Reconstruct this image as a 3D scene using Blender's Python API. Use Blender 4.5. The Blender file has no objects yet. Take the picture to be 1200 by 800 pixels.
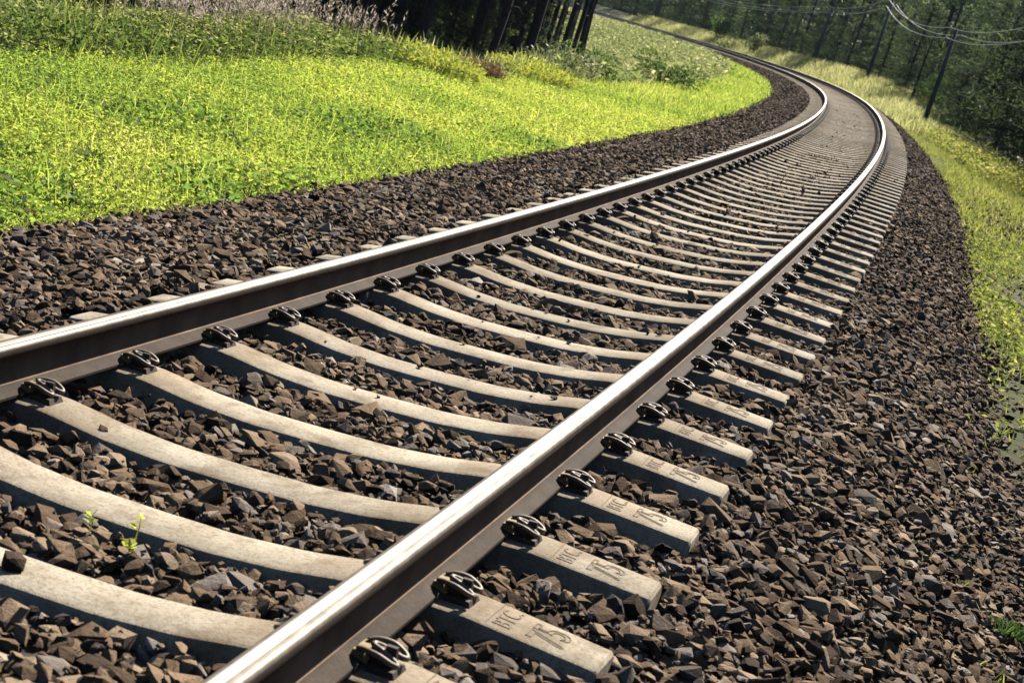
import bpy, math, random
import numpy as np
from mathutils import Matrix, Vector

random.seed(7); rng = np.random.default_rng(7)
scene = bpy.context.scene
col = scene.collection

# ------------------------------------------------------------------ camera, sky, sun, exposure
CAM = (1.66493, -3.58379, 1.42222)
YAW, PITCH, ROLL = -0.23516, -0.228956, 0.295723
cam_d = bpy.data.cameras.new('camera'); cam = bpy.data.objects.new('camera', cam_d); col.objects.link(cam)
fw = Vector((math.sin(YAW)*math.cos(PITCH), math.cos(YAW)*math.cos(PITCH), math.sin(PITCH)))
r0 = Vector((math.cos(YAW), -math.sin(YAW), 0)); u0 = r0.cross(fw)
rt = math.cos(ROLL)*r0 + math.sin(ROLL)*u0; up = -math.sin(ROLL)*r0 + math.cos(ROLL)*u0
cam.matrix_world = Matrix(((rt.x, up.x, -fw.x, CAM[0]), (rt.y, up.y, -fw.y, CAM[1]), (rt.z, up.z, -fw.z, CAM[2]), (0, 0, 0, 1)))
cam_d.sensor_width = 36; cam_d.lens = 36*1.927087/1.2
cam_d.clip_start = 0.1; cam_d.clip_end = 3000
cam_d.dof.use_dof = True; cam_d.dof.focus_distance = 7.5; cam_d.dof.aperture_fstop = 9
scene.camera = cam

SUN_AZ, SUN_EL = math.radians(6), math.radians(40)
world = bpy.data.worlds.new('World'); scene.world = world; world.use_nodes = True
wn = world.node_tree.nodes; bg = wn['Background']
sky = wn.new('ShaderNodeTexSky'); sky.sky_type = 'NISHITA'; sky.sun_disc = False
sky.sun_elevation = SUN_EL; sky.sun_rotation = SUN_AZ; sky.air_density = 0.75; sky.dust_density = 0.4
world.node_tree.links.new(sky.outputs[0], bg.inputs[0]); bg.inputs[1].default_value = 0.05
sun_d = bpy.data.lights.new('sun', 'SUN'); sun_d.energy = 5.0; sun_d.angle = math.radians(0.53); sun_d.color = (1.0, 0.94, 0.85)
sun = bpy.data.objects.new('sun', sun_d); col.objects.link(sun)
to_sun = Vector((math.sin(SUN_AZ)*math.cos(SUN_EL), math.cos(SUN_AZ)*math.cos(SUN_EL), math.sin(SUN_EL)))
sun.rotation_euler = to_sun.to_track_quat('Z', 'Y').to_euler(); sun.location = (0, 0, 40)
vs = scene.view_settings; vs.view_transform = 'Standard'; vs.look = 'None'; vs.gamma = 1; vs.use_curve_mapping = False
vs.exposure = 0.88
scene.cycles.diffuse_bounces = 0; scene.cycles.max_bounces = 6

# ------------------------------------------------------------------ track alignment
DS = 0.25
S = np.arange(-70, 520, DS)
KN = np.array([-70, -5, 10, 25, 40, 60, 90, 130, 180, 260, 520.])
KV = np.array([0.002, .00507, .00153, .00253, .00176, .00303, .00307, .00294, .00293, .00293, .0012])
ZN = np.array([-70, -10, 15, 30, 60, 100, 150, 220, 330, 520.])
ZV = np.array([-.0028, -.00283, -.00478, -.00815, -.0123, -.02089, -.02769, -.02799, -.028, 0])
kk = np.interp(S, KN, KV)
TH = np.concatenate([[0], np.cumsum(kk[:-1]*DS)]); TH -= np.interp(0, S, TH)
tm = (TH[1:]+TH[:-1])/2
TX = np.concatenate([[0], np.cumsum(-np.sin(tm)*DS)]); TY = np.concatenate([[0], np.cumsum(np.cos(tm)*DS)])
TX -= np.interp(0, S, TX); TY -= np.interp(0, S, TY)
sl = np.interp(S, ZN, ZV)
TZ = np.concatenate([[0], np.cumsum((sl[1:]+sl[:-1])/2*DS)]); TZ -= np.interp(0, S, TZ)
CANT = 0.09593; GAUGE = 0.7525; SPC = 0.578788; HALF = 1.235

def zt(s): return np.interp(s, S, TZ)
def world_pt(s, lat, z):
    """track coordinates (along, across, height over rail top) -> world, (n,3)"""
    s = np.asarray(s, float); lat = np.asarray(lat, float)
    th = np.interp(s, S, TH)
    return np.stack(np.broadcast_arrays(np.interp(s, S, TX)+np.cos(th)*lat, np.interp(s, S, TY)+np.sin(th)*lat, zt(s)+z), -1)
def sstep(a, b, x):
    t = np.clip((x-a)/(b-a), 0, 1); return t*t*(3-2*t)
def wob(s, l, k=1.0):
    return (np.sin(s*.61*k+l*.43)+np.sin(s*.27*k-l*.91+1.7)+np.sin(s*1.37*k+l*1.13+.6)*.5)/2.5
def ground_h(s, lat):
    """terrain height over the rail-top profile"""
    s = np.asarray(s, float); lat = np.asarray(lat, float)
    B = sstep(74, 116, s)
    fall = sstep(5.4, 12, lat)*-2.0
    bank = sstep(3.2, 8, lat)*1.55
    zr = -.64+fall*(1-B)+bank*B
    e = np.interp(s, [0, 9, 18, 25, 35, 45, 200], [7.4, 7.3, 7.0, 5.5, 4.6, 4.1, 4.6])
    D = 2.15-1.75*sstep(100, 138, s)
    wd_ = np.interp(s, [14, 22, 36, 46, 60], [6, 4.2, 4.2, 6, 7.5]); D = D+.35*sstep(10, 20, s)*(1-sstep(38, 55, s))
    zl = -.67-sstep(0, 1, (-lat-e)/wd_)*D - .03*sstep(3, 6, -lat)
    z = np.where(lat > 0, zr, zl)
    return z+wob(s, lat)*.05*sstep(2.7, 5, np.abs(lat))
HBL = np.array([-3.4, -2.75, -2.3, -1.75, -1.235, -.95, -.6, 0, .6, .95, 1.25, 1.6, 1.95, 2.3, 2.6, 3.4])
HBV = np.array([-.62, -.41, -.31, -.240, -.203, -.212, -.214, -.230, -.216, -.211, -.228, -.335, -.52, -.82, -.93, -1.3])
def ballast_h(s, lat):
    return np.interp(lat, HBL, HBV)+CANT*lat+wob(s*3, lat*4)*.008

CX = np.array(CAM); RT, UP, FW = np.array(rt), np.array(up), np.array(fw)
def in_view(P, margin=1.2, pad=0.12):
    """points the photograph could see, with a margin of a step to either side"""
    D = P-CX; z = D@FW; zz = np.maximum(z, .05)
    x = (D@RT); y = (D@UP); hx = .3114*zz; hy = .2076*zz
    return (z > .3) & (np.abs(x) < hx*(1+pad)+margin) & (np.abs(y) < hy*(1+pad)+margin)

# ------------------------------------------------------------------ helpers
def tag(o, label=None, cat=None, group=None, kind=None):
    if label: o['label'] = label
    if cat: o['category'] = cat
    if group: o['group'] = group
    if kind: o['kind'] = kind
    return o
def np_mesh(name, V, F, tint=None, smooth=False, mats=(), mat_index=None):
    """V (n,3); F list of (m,k) index arrays"""
    if isinstance(F, np.ndarray): F = [F]
    F = [f for f in F if len(f)]
    me = bpy.data.meshes.new(name)
    me.vertices.add(len(V)); me.vertices.foreach_set('co', np.ascontiguousarray(V, np.float32).ravel())
    loops = np.concatenate([f.ravel() for f in F]).astype(np.int32)
    tot = np.concatenate([np.full(len(f), f.shape[1], np.int32) for f in F])
    st = np.concatenate([[0], np.cumsum(tot)[:-1]]).astype(np.int32)
    me.loops.add(len(loops)); me.loops.foreach_set('vertex_index', loops)
    me.polygons.add(len(tot)); me.polygons.foreach_set('loop_start', st); me.polygons.foreach_set('loop_total', tot)
    me.polygons.foreach_set('use_smooth', np.full(len(tot), smooth))
    for m in mats: me.materials.append(m)
    if mat_index is not None: me.polygons.foreach_set('material_index', np.asarray(mat_index, np.int32))
    me.update(calc_edges=True)
    if tint is not None:
        a = me.attributes.new('tint', 'FLOAT', 'POINT'); a.data.foreach_set('value', np.ascontiguousarray(tint, np.float32))
    return me
def link(name, me, parent=None, loc=None, rot=None):
    o = bpy.data.objects.new(name, me); col.objects.link(o)
    if parent is not None: o.parent = parent
    if loc is not None: o.location = loc
    if rot is not None: o.rotation_euler = rot
    return o
def tube(path, rad, n=8, cap=True):
    path = np.asarray(path, float); m = len(path); rad = np.broadcast_to(np.asarray(rad, float), (m,))
    T = np.gradient(path, axis=0); T /= np.linalg.norm(T, axis=1, keepdims=True)+1e-12
    ref = np.array([0, 0, 1.]) if abs(T[0, 2]) < .9 else np.array([1., 0, 0])
    V = []
    a = np.arange(n)/n*2*np.pi
    Np = None
    for i in range(m):
        if Np is None: Nv = np.cross(T[i], ref)
        else: Nv = Np-T[i]*(Np@T[i])
        Nv /= np.linalg.norm(Nv)+1e-12; Np = Nv; B = np.cross(T[i], Nv)
        V.append(path[i]+rad[i]*(np.cos(a)[:, None]*Nv+np.sin(a)[:, None]*B))
    V = np.concatenate(V)
    i = np.arange(m-1)[:, None]*n; j = np.arange(n)[None]; j2 = (j+1) % n
    F = np.stack([i+j, i+j2, i+n+j2, i+n+j], -1).reshape(-1, 4)
    caps = [np.array([list(range(n))[::-1]]), np.array([[(m-1)*n+k for k in range(n)]])] if cap else []
    return V, [F]+caps
def merge(parts):
    Vs, Fs, Ts, off = [], {}, [], 0
    for p in parts:
        V, F = p[0], p[1]
        if isinstance(F, np.ndarray): F = [F]
        for f in F: Fs.setdefault(f.shape[1], []).append(f+off)
        Vs.append(V); Ts.append(p[2] if len(p) > 2 else np.full(len(V), .5)); off += len(V)
    return np.concatenate(Vs), [np.concatenate(v) for v in Fs.values()], np.concatenate(Ts)
def box(x0, x1, y0, y1, z0, z1, tx=0, ty=0):
    V = np.array([[x0, y0, z0], [x1, y0, z0], [x1, y1, z0], [x0, y1, z0], [x0+tx, y0+ty, z1], [x1-tx, y0+ty, z1], [x1-tx, y1-ty, z1], [x0+tx, y1-ty, z1]], float)
    F = np.array([[0, 3, 2, 1], [4, 5, 6, 7], [0, 1, 5, 4], [1, 2, 6, 5], [2, 3, 7, 6], [3, 0, 4, 7]])
    return V, F
def unit(v): return v/(np.linalg.norm(v, axis=-1, keepdims=True)+1e-9)
def leaf_cards(P, D, W, L, wd):
    """diamond leaves: base P, direction D, side W, length L, width wd"""
    n = len(P); L = np.broadcast_to(L, (n,))[:, None]; wd = np.broadcast_to(wd, (n,))[:, None]
    V = np.stack([P, P+D*L*.45+W*wd*.5, P+D*L, P+D*L*.45-W*wd*.5], 1).reshape(-1, 3)
    return V, np.arange(4*n).reshape(n, 4)
def blades(P, D, W, L, wd, bend):
    """grass blades of two segments with a drooping tip"""
    n = len(P); L = np.broadcast_to(L, (n,))[:, None]; wd = np.broadcast_to(wd, (n,))[:, None]
    side = np.cross(W, D)*np.broadcast_to(bend, (n,))[:, None]
    M = P+D*L*.55+side*L*.15; Tp = P+D*L*.95+side*L*.6
    V = np.stack([P-W*wd*.5, P+W*wd*.5, M+W*wd*.42, M-W*wd*.42, Tp], 1).reshape(-1, 3)
    b = np.arange(n)[:, None]*5
    return V, [b+np.array([[0, 1, 2, 3]]), b+np.array([[3, 2, 4]])]
def rand_dirs(n, zmin=-1, zmax=1):
    z = rng.uniform(zmin, zmax, n); a = rng.uniform(0, 2*np.pi, n); r = np.sqrt(np.maximum(0, 1-z*z))
    return np.stack([r*np.cos(a), r*np.sin(a), z], -1)

# ------------------------------------------------------------------ materials
def new_mat(name):
    m = bpy.data.materials.new(name); m.use_nodes = True
    nt = m.node_tree; return m, nt, nt.nodes, nt.links, nt.nodes['Principled BSDF']
def ramp(nodes, stops):
    r = nodes.new('ShaderNodeValToRGB'); e = r.color_ramp.elements
    while len(e) < len(stops): e.new(.5)
    for x, (p, c) in zip(e, stops): x.position = p; x.color = (*c, 1)
    return r
def noise(nodes, links, scale, detail=4, rough=.55, coord=None):
    n = nodes.new('ShaderNodeTexNoise'); n.inputs['Scale'].default_value = scale; n.inputs['Detail'].default_value = detail
    n.inputs['Roughness'].default_value = rough
    if coord is not None: links.new(coord, n.inputs['Vector'])
    return n
def bump(nodes, links, h, strength, dist, bsdf):
    b = nodes.new('ShaderNodeBump'); b.inputs['Strength'].default_value = strength; b.inputs['Distance'].default_value = dist
    links.new(h, b.inputs['Height']); links.new(b.outputs[0], bsdf.inputs['Normal'])
def mixc(nodes, links, fac, a, b, mode='MIX'):
    m = nodes.new('ShaderNodeMix'); m.data_type = 'RGBA'; m.blend_type = mode
    for v, i in ((fac, 0), (a, 6), (b, 7)):
        if hasattr(v, 'links'): links.new(v, m.inputs[i])
        elif isinstance(v, tuple): m.inputs[i].default_value = (*v, 1)
        else: m.inputs[i].default_value = v
    return m.outputs[2]

def concrete_mat():
    m, nt, n, l, b = new_mat('weathered_concrete')
    tc = n.new('ShaderNodeTexCoord'); oi = n.new('ShaderNodeObjectInfo')
    add = n.new('ShaderNodeVectorMath'); add.operation = 'ADD'; l.new(tc.outputs['Object'], add.inputs[0])
    sc = n.new('ShaderNodeVectorMath'); sc.operation = 'SCALE'; sc.inputs[3].default_value = 37
    cmb = n.new('ShaderNodeCombineXYZ'); l.new(oi.outputs['Random'], cmb.inputs[0]); l.new(oi.outputs['Random'], cmb.inputs[1])
    l.new(cmb.outputs[0], sc.inputs[0]); l.new(sc.outputs[0], add.inputs[1]); co = add.outputs[0]
    big = noise(n, l, 5, 5, .6, co); fine = noise(n, l, 90, 4, .7, co); pit = noise(n, l, 260, 2, .5, co)
    r1 = ramp(n, [(.3, (.33, .275, .20)), (.48, (.47, .405, .305)), (.72, (.58, .515, .405))]); l.new(big.outputs[0], r1.inputs[0])
    r2 = ramp(n, [(.34, (.50, .45, .38)), (.52, (1, 1, 1)), (.75, (1.08, 1.05, 1.0))]); l.new(fine.outputs[0], r2.inputs[0])
    c = mixc(n, l, .75, r1.outputs[0], r2.outputs[0], 'MULTIPLY')
    st = noise(n, l, 8, 5, .65, co); rs = ramp(n, [(.54, (0, 0, 0)), (.68, (1, 1, 1))]); l.new(st.outputs[0], rs.inputs[0])
    c = mixc(n, l, rs.outputs[0], c, mixc(n, l, .55, c, (.17, .12, .075)))
    sx = n.new('ShaderNodeSeparateXYZ'); l.new(tc.outputs['Object'], sx.inputs[0]); ab = n.new('ShaderNodeMath'); ab.operation = 'ABSOLUTE'; l.new(sx.outputs[0], ab.inputs[0])
    dm = n.new('ShaderNodeMath'); dm.operation = 'SUBTRACT'; dm.inputs[1].default_value = .7525; l.new(ab.outputs[0], dm.inputs[0]); da = n.new('ShaderNodeMath'); da.operation = 'ABSOLUTE'; l.new(dm.outputs[0], da.inputs[0])
    rn = noise(n, l, 7, 5, .7, co); dn = n.new('ShaderNodeMath'); dn.operation = 'MULTIPLY_ADD'; dn.inputs[1].default_value = -.5; l.new(rn.outputs[0], dn.inputs[0]); l.new(da.outputs[0], dn.inputs[2])
    rr_ = ramp(n, [(.0, (1, 1, 1)), (.10, (0, 0, 0))]); l.new(dn.outputs[0], rr_.inputs[0])
    c = mixc(n, l, mixc(n, l, .38, (0, 0, 0), rr_.outputs[0]), c, (.22, .145, .08))
    ck = n.new('ShaderNodeTexVoronoi'); ck.feature = 'DISTANCE_TO_EDGE'; ck.inputs['Scale'].default_value = 5; wv = n.new('ShaderNodeVectorMath'); wv.operation = 'ADD'; l.new(co, wv.inputs[0])
    wn_ = noise(n, l, 9, 4, .6, co); l.new(wn_.outputs['Color'], wv.inputs[1]); l.new(wv.outputs[0], ck.inputs['Vector'])
    rc = ramp(n, [(.0, (1, 1, 1)), (.006, (0, 0, 0))]); l.new(ck.outputs['Distance'], rc.inputs[0]); rm = ramp(n, [(.52, (0, 0, 0)), (.58, (.7, .7, .7))]); l.new(big.outputs[0], rm.inputs[0])
    c = mixc(n, l, mixc(n, l, 1.0, rc.outputs[0], rm.outputs[0], 'MULTIPLY'), c, (.10, .08, .06))
    hv = n.new('ShaderNodeMapRange'); hv.inputs[3].default_value = .80; hv.inputs[4].default_value = 1.10; l.new(oi.outputs['Random'], hv.inputs[0])
    hs = n.new('ShaderNodeHueSaturation'); l.new(hv.outputs[0], hs.inputs['Value']); l.new(c, hs.inputs['Color'])
    l.new(hs.outputs[0], b.inputs['Base Color']); b.inputs['Roughness'].default_value = .95; b.inputs['Specular IOR Level'].default_value = .2
    ad = n.new('ShaderNodeMath'); ad.operation = 'MULTIPLY_ADD'; ad.inputs[1].default_value = .5
    l.new(pit.outputs[0], ad.inputs[0]); l.new(fine.outputs[0], ad.inputs[2]); bump(n, l, ad.outputs[0], .5, .004, b)
    return m
def stone_mat():
    m, nt, n, l, b = new_mat('crushed_stone')
    a = n.new('ShaderNodeAttribute'); a.attribute_name = 'tint'
    g = n.new('ShaderNodeNewGeometry')
    nz = noise(n, l, 60, 4, .65, g.outputs['Position'])
    ad = n.new('ShaderNodeMath'); ad.operation = 'MULTIPLY_ADD'; ad.inputs[1].default_value = .35; l.new(nz.outputs[0], ad.inputs[0])
    sb = n.new('ShaderNodeMath'); sb.operation = 'SUBTRACT'; sb.inputs[1].default_value = .175; l.new(a.outputs['Fac'], sb.inputs[0]); l.new(sb.outputs[0], ad.inputs[2])
    r = ramp(n, [(.0, (.046, .036, .030)), (.22, (.105, .072, .048)), (.45, (.205, .142, .090)), (.7, (.31, .225, .148)), (.92, (.44, .345, .245)), (1, (.54, .47, .38))])
    l.new(ad.outputs[0], r.inputs[0]); ri = ramp(n, [(.0, (1, 1, 1)), (.20, (1, 1, 1)), (.24, (0, 0, 0))]); l.new(g.outputs['Random Per Island'], ri.inputs[0])
    gv = n.new('ShaderNodeHueSaturation'); gv.inputs['Saturation'].default_value = .5; l.new(r.outputs[0], gv.inputs['Color'])
    c = mixc(n, l, ri.outputs[0], r.outputs[0], gv.outputs[0])
    big = noise(n, l, .9, 3, .5, g.outputs['Position']); rb = ramp(n, [(.35, (.80, .76, .72)), (.65, (1.15, 1.12, 1.08))]); l.new(big.outputs[0], rb.inputs[0])
    l.new(mixc(n, l, 1.0, c, rb.outputs[0], 'MULTIPLY'), b.inputs['Base Color']); b.inputs['Roughness'].default_value = .92; b.inputs['Specular IOR Level'].default_value = .12
    n2 = noise(n, l, 90, 5, .7, g.outputs['Position']); bump(n, l, n2.outputs[0], .8, .008, b)
    return m
def bed_mat():
    m, nt, n, l, b = new_mat('ballast_dust')
    g = n.new('ShaderNodeNewGeometry')
    v = n.new('ShaderNodeTexVoronoi'); v.inputs['Scale'].default_value = 22; l.new(g.outputs['Position'], v.inputs['Vector'])
    nz = noise(n, l, 3, 5, .6, g.outputs['Position'])
    r = ramp(n, [(.0, (.03, .024, .02)), (.5, (.06, .045, .034)), (1, (.12, .09, .068))])
    sep = n.new('ShaderNodeSeparateColor'); l.new(v.outputs['Color'], sep.inputs[0]); l.new(sep.outputs[0], r.inputs[0])
    c = mixc(n, l, nz.outputs[0], r.outputs[0], (.07, .054, .043))
    l.new(c, b.inputs['Base Color']); b.inputs['Roughness'].default_value = .95
    bump(n, l, v.outputs['Distance'], 1, .03, b)
    return m
def rail_mats():
    m, nt, n, l, b = new_mat('polished_rail_head')
    tc = n.new('ShaderNodeTexCoord')
    uv = n.new('ShaderNodeAttribute'); uv.attribute_name = 'railuv'
    mp = n.new('ShaderNodeMapping'); mp.inputs['Scale'].default_value = (420, 1.2, 1); l.new(uv.outputs['Vector'], mp.inputs[0])
    nz = noise(n, l, 1, 4, .6, mp.outputs[0])
    r = ramp(n, [(.3, (.50, .46, .42)), (.7, (.70, .665, .62))]); l.new(nz.outputs[0], r.inputs[0]); l.new(r.outputs[0], b.inputs['Base Color'])
    b.inputs['Metallic'].default_value = 1
    rr = n.new('ShaderNodeMapRange'); rr.inputs[3].default_value = .50; rr.inputs[4].default_value = .64; l.new(nz.outputs[0], rr.inputs[0]); l.new(rr.outputs[0], b.inputs['Roughness'])
    m2, nt, n, l, b = new_mat('rusty_rail_steel')
    g = n.new('ShaderNodeNewGeometry'); nz = noise(n, l, 7, 6, .65, g.outputs['Position']); n3 = noise(n, l, 120, 3, .6, g.outputs['Position'])
    r = ramp(n, [(.3, (.040, .028, .019)), (.5, (.066, .047, .032)), (.7, (.095, .070, .050))]); l.new(nz.outputs[0], r.inputs[0])
    r3 = ramp(n, [(.35, (.6, .5, .45)), (.6, (1, 1, 1))]); l.new(n3.outputs[0], r3.inputs[0])
    l.new(mixc(n, l, .7, r.outputs[0], r3.outputs[0], 'MULTIPLY'), b.inputs['Base Color']); b.inputs['Roughness'].default_value = .85
    b.inputs['Specular IOR Level'].default_value = .25; bump(n, l, n3.outputs[0], .3, .002, b)
    m3, nt, n, l, b = new_mat('worn_rail_edge')
    g = n.new('ShaderNodeNewGeometry'); nz = noise(n, l, 14, 5, .6, g.outputs['Position'])
    r = ramp(n, [(.3, (.17, .14, .11)), (.7, (.34, .29, .235))]); l.new(nz.outputs[0], r.inputs[0]); l.new(r.outputs[0], b.inputs['Base Color'])
    b.inputs['Metallic'].default_value = .6; b.inputs['Roughness'].default_value = .5
    return m, m2, m3
def simple(name, c, rough=.7, metal=0, var=.25, scale=30, bumpd=.002):
    m, nt, n, l, b = new_mat(name)
    g = n.new('ShaderNodeTexCoord'); nz = noise(n, l, scale, 5, .6, g.outputs['Object'])
    r = ramp(n, [(.3, tuple(x*(1-var) for x in c)), (.7, tuple(min(1, x*(1+var)) for x in c))]); l.new(nz.outputs[0], r.inputs[0])
    l.new(r.outputs[0], b.inputs['Base Color']); b.inputs['Roughness'].default_value = rough; b.inputs['Metallic'].default_value = metal
    bump(n, l, nz.outputs[0], .3, bumpd, b)
    return m
def foliage_mat(name, stops, trans=.5, gain=1.6, gloss=.04, objvar=.0, patch=None):
    """leaf surface: diffuse + translucent, tint by the per-leaf attribute"""
    m, nt, n, l, b = new_mat(name); n.remove(b)
    out = [x for x in n if x.type == 'OUTPUT_MATERIAL'][0]
    a = n.new('ShaderNodeAttribute'); a.attribute_name = 'tint'; fac = a.outputs['Fac']
    if patch:
        g = n.new('ShaderNodeNewGeometry'); nz = noise(n, l, patch[0], 3, .5, g.outputs['Position'])
        ad = n.new('ShaderNodeMath'); ad.operation = 'MULTIPLY_ADD'; ad.inputs[1].default_value = patch[1]; l.new(nz.outputs[0], ad.inputs[0])
        sb = n.new('ShaderNodeMath'); sb.operation = 'SUBTRACT'; sb.inputs[1].default_value = patch[1]*.5; l.new(fac, sb.inputs[0]); l.new(sb.outputs[0], ad.inputs[2]); fac = ad.outputs[0]
    r = ramp(n, stops); l.new(fac, r.inputs[0]); c = r.outputs[0]
    if objvar:
        oi = n.new('ShaderNodeObjectInfo'); hs = n.new('ShaderNodeHueSaturation')
        mr = n.new('ShaderNodeMapRange'); mr.inputs[3].default_value = 1-objvar; mr.inputs[4].default_value = 1+objvar; l.new(oi.outputs['Random'], mr.inputs[0])
        l.new(mr.outputs[0], hs.inputs['Value']); l.new(c, hs.inputs['Color']); c = hs.outputs[0]
    d = n.new('ShaderNodeBsdfDiffuse'); l.new(c, d.inputs[0])
    t = n.new('ShaderNodeBsdfTranslucent'); tc = mixc(n, l, 1.0, c, (gain, gain*1.0, gain*.8), 'MULTIPLY'); l.new(tc, t.inputs[0])
    mx = n.new('ShaderNodeMixShader'); mx.inputs[0].default_value = trans; l.new(d.outputs[0], mx.inputs[1]); l.new(t.outputs[0], mx.inputs[2])
    gl = n.new('ShaderNodeBsdfGlossy'); gl.inputs['Roughness'].default_value = .45; gl.inputs[0].default_value = (1, 1, 1, 1)
    mg = n.new('ShaderNodeMixShader'); mg.inputs[0].default_value = gloss; l.new(mx.outputs[0], mg.inputs[1]); l.new(gl.outputs[0], mg.inputs[2])
    l.new(mg.outputs[0], out.inputs[0]); return m
def ground_mat():
    m, nt, n, l, b = new_mat('soil_and_turf')
    g = n.new('ShaderNodeNewGeometry'); nz = noise(n, l, .35, 5, .6, g.outputs['Position']); f = noise(n, l, 9, 5, .7, g.outputs['Position'])
    r = ramp(n, [(.35, (.050, .052, .016)), (.55, (.075, .080, .022)), (.75, (.11, .085, .04))]); l.new(nz.outputs[0], r.inputs[0])
    r2 = ramp(n, [(.3, (.5, .5, .45)), (.6, (1.1, 1.1, 1))]); l.new(f.outputs[0], r2.inputs[0])
    l.new(mixc(n, l, .8, r.outputs[0], r2.outputs[0], 'MULTIPLY'), b.inputs['Base Color']); b.inputs['Roughness'].default_value = 1
    bump(n, l, f.outputs[0], .8, .05, b); return m

M_CONC = concrete_mat(); M_STONE = stone_mat(); M_BED = bed_mat(); M_HEAD, M_RUST, M_EDGE = rail_mats()
M_CLIP = simple('spring_steel', (.20, .155, .115), .55, .15, .45, 60); M_IRON = simple('rusty_cast_iron', (.07, .055, .045), .7, .2, .4, 40)
M_PAD = simple('yellowed_insulator', (.34, .25, .11), .6, 0, .35, 50); M_WEB = simple('lifted_brown_rust', (.26, .165, .098), .9, 0, .45, 5); M_MARK = simple('stamp_groove_shade', (.23, .18, .125), .95, 0, .3, 80)  # stamp mark tone paints in the shadow of engraved strokes
M_GROUND = ground_mat()
M_MEADOW = foliage_mat('meadow_leaf', [(0, (.05, .095, .022)), (.28, (.11, .175, .036)), (.55, (.215, .27, .045)), (.85, (.31, .33, .070)), (1, (.38, .35, .15))], .6, 2.55, .012, patch=(.5, 1.05))
M_VERGE = foliage_mat('verge_leaf', [(0, (.07, .095, .03)), (.4, (.15, .18, .042)), (.75, (.27, .28, .06)), (1, (.36, .32, .15))], .5, 2.2, .012, patch=(.8, .6))
M_DRY = foliage_mat('dry_stalk', [(0, (.14, .165, .065)), (.45, (.29, .30, .135)), (.8, (.43, .41, .22)), (1, (.52, .45, .30))], .5, 2.1, .012, patch=(.5, .55))
M_TALL = foliage_mat('tall_weed_leaf', [(0, (.035, .062, .018)), (.35, (.085, .13, .032)), (.7, (.21, .25, .065)), (1, (.36, .36, .17))], .5, 2.0, .012, patch=(.9, .5))
M_PINK = foliage_mat('reed_plume', [(0, (.13, .14, .07)), (.4, (.30, .24, .24)), (.8, (.48, .41, .42)), (1, (.62, .57, .57))], .45, 1.5, .012)
M_GOLD = foliage_mat('goldenrod_bloom', [(0, (.20, .24, .11)), (.45, (.25, .29, .07)), (.75, (.36, .38, .05)), (1, (.46, .44, .06))], .5, 1.9, .02)
M_BROWN = foliage_mat('withered_dock', [(0, (.13, .075, .045)), (.5, (.22, .14, .085)), (1, (.30, .20, .13))], .35, 1.2, .02)
M_SLOPE = foliage_mat('slope_weed_leaf', [(0, (.07, .10, .04)), (.4, (.17, .20, .075)), (.75, (.29, .30, .145)), (1, (.48, .45, .33))], .5, 2.1, .012, patch=(.3, .5))
M_BUSH = foliage_mat('bush_leaf', [(0, (.03, .06, .02)), (.5, (.07, .12, .035)), (1, (.14, .19, .05))], .45, 1.9, .02)
M_PALEB = foliage_mat('silvery_leaf', [(0, (.09, .12, .05)), (.5, (.20, .23, .11)), (1, (.36, .37, .22))], .45, 1.4, .04)
M_NEEDLE = foliage_mat('pine_needles', [(0, (.026, .044, .028)), (.45, (.050, .076, .040)), (.75, (.10, .14, .06)), (1, (.20, .24, .10))], .42, 2.0, .015, .5)
M_WHITE = foliage_mat('white_umbel', [(0, (.35, .36, .28)), (1, (.62, .62, .54))], .4, 1.2, .02)
M_BARK = simple('pine_bark', (.09, .07, .058), .95, 0, .45, 9, .02); M_POLE = simple('weathered_pole_wood', (.20, .19, .18), .85, 0, .3, 6, .006)
M_WIRE = simple('galvanised_wire', (.62, .63, .63), .5, .2, .1, 5); M_CERAMIC = simple('white_ceramic', (.7, .7, .66), .3, 0, .08, 10)
M_FAR = foliage_mat('far_wood_leaf', [(0, (.015, .026, .014)), (.5, (.022, .036, .020)), (1, (.04, .058, .028))], .2, 1.2, .02)

# ------------------------------------------------------------------ setting: ground, ballast bed
sg = np.concatenate([np.arange(-60, 0, 6), np.arange(0, 180, 1.25), np.arange(180, 500, 8)])
lg = np.concatenate([-np.geomspace(280, 14, 22), -np.arange(13.5, 2, -.5), [-1, 1], np.arange(2, 14, .5), np.geomspace(14, 420, 24)])
SG, LG = np.meshgrid(sg, lg, indexing='ij')
V = world_pt(SG.ravel(), LG.ravel(), ground_h(SG, LG).ravel()); nl = len(lg)
i = np.arange(len(sg)-1)[:, None]*nl; j = np.arange(nl-1)[None]
F = np.stack([i+j, i+j+1, i+nl+j+1, i+nl+j], -1).reshape(-1, 4)
tag(link('ground', np_mesh('ground', V, F, smooth=True, mats=[M_GROUND])), kind='structure')
sb = np.concatenate([np.arange(-10, 40, .1), np.arange(40, 240, .5)]); lb = np.linspace(-3.1, 3.0, 72)
SG, LG = np.meshgrid(sb, lb, indexing='ij'); nl = len(lb)
V = world_pt(SG.ravel(), LG.ravel(), (ballast_h(SG, LG)-.03).ravel()); i = np.arange(len(sb)-1)[:, None]*nl; j = np.arange(nl-1)[None]
F = np.stack([i+j, i+j+1, i+nl+j+1, i+nl+j], -1).reshape(-1, 4)
tag(link('ballast_bed', np_mesh('ballast_bed', V, F, smooth=True, mats=[M_BED])), kind='structure')

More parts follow.
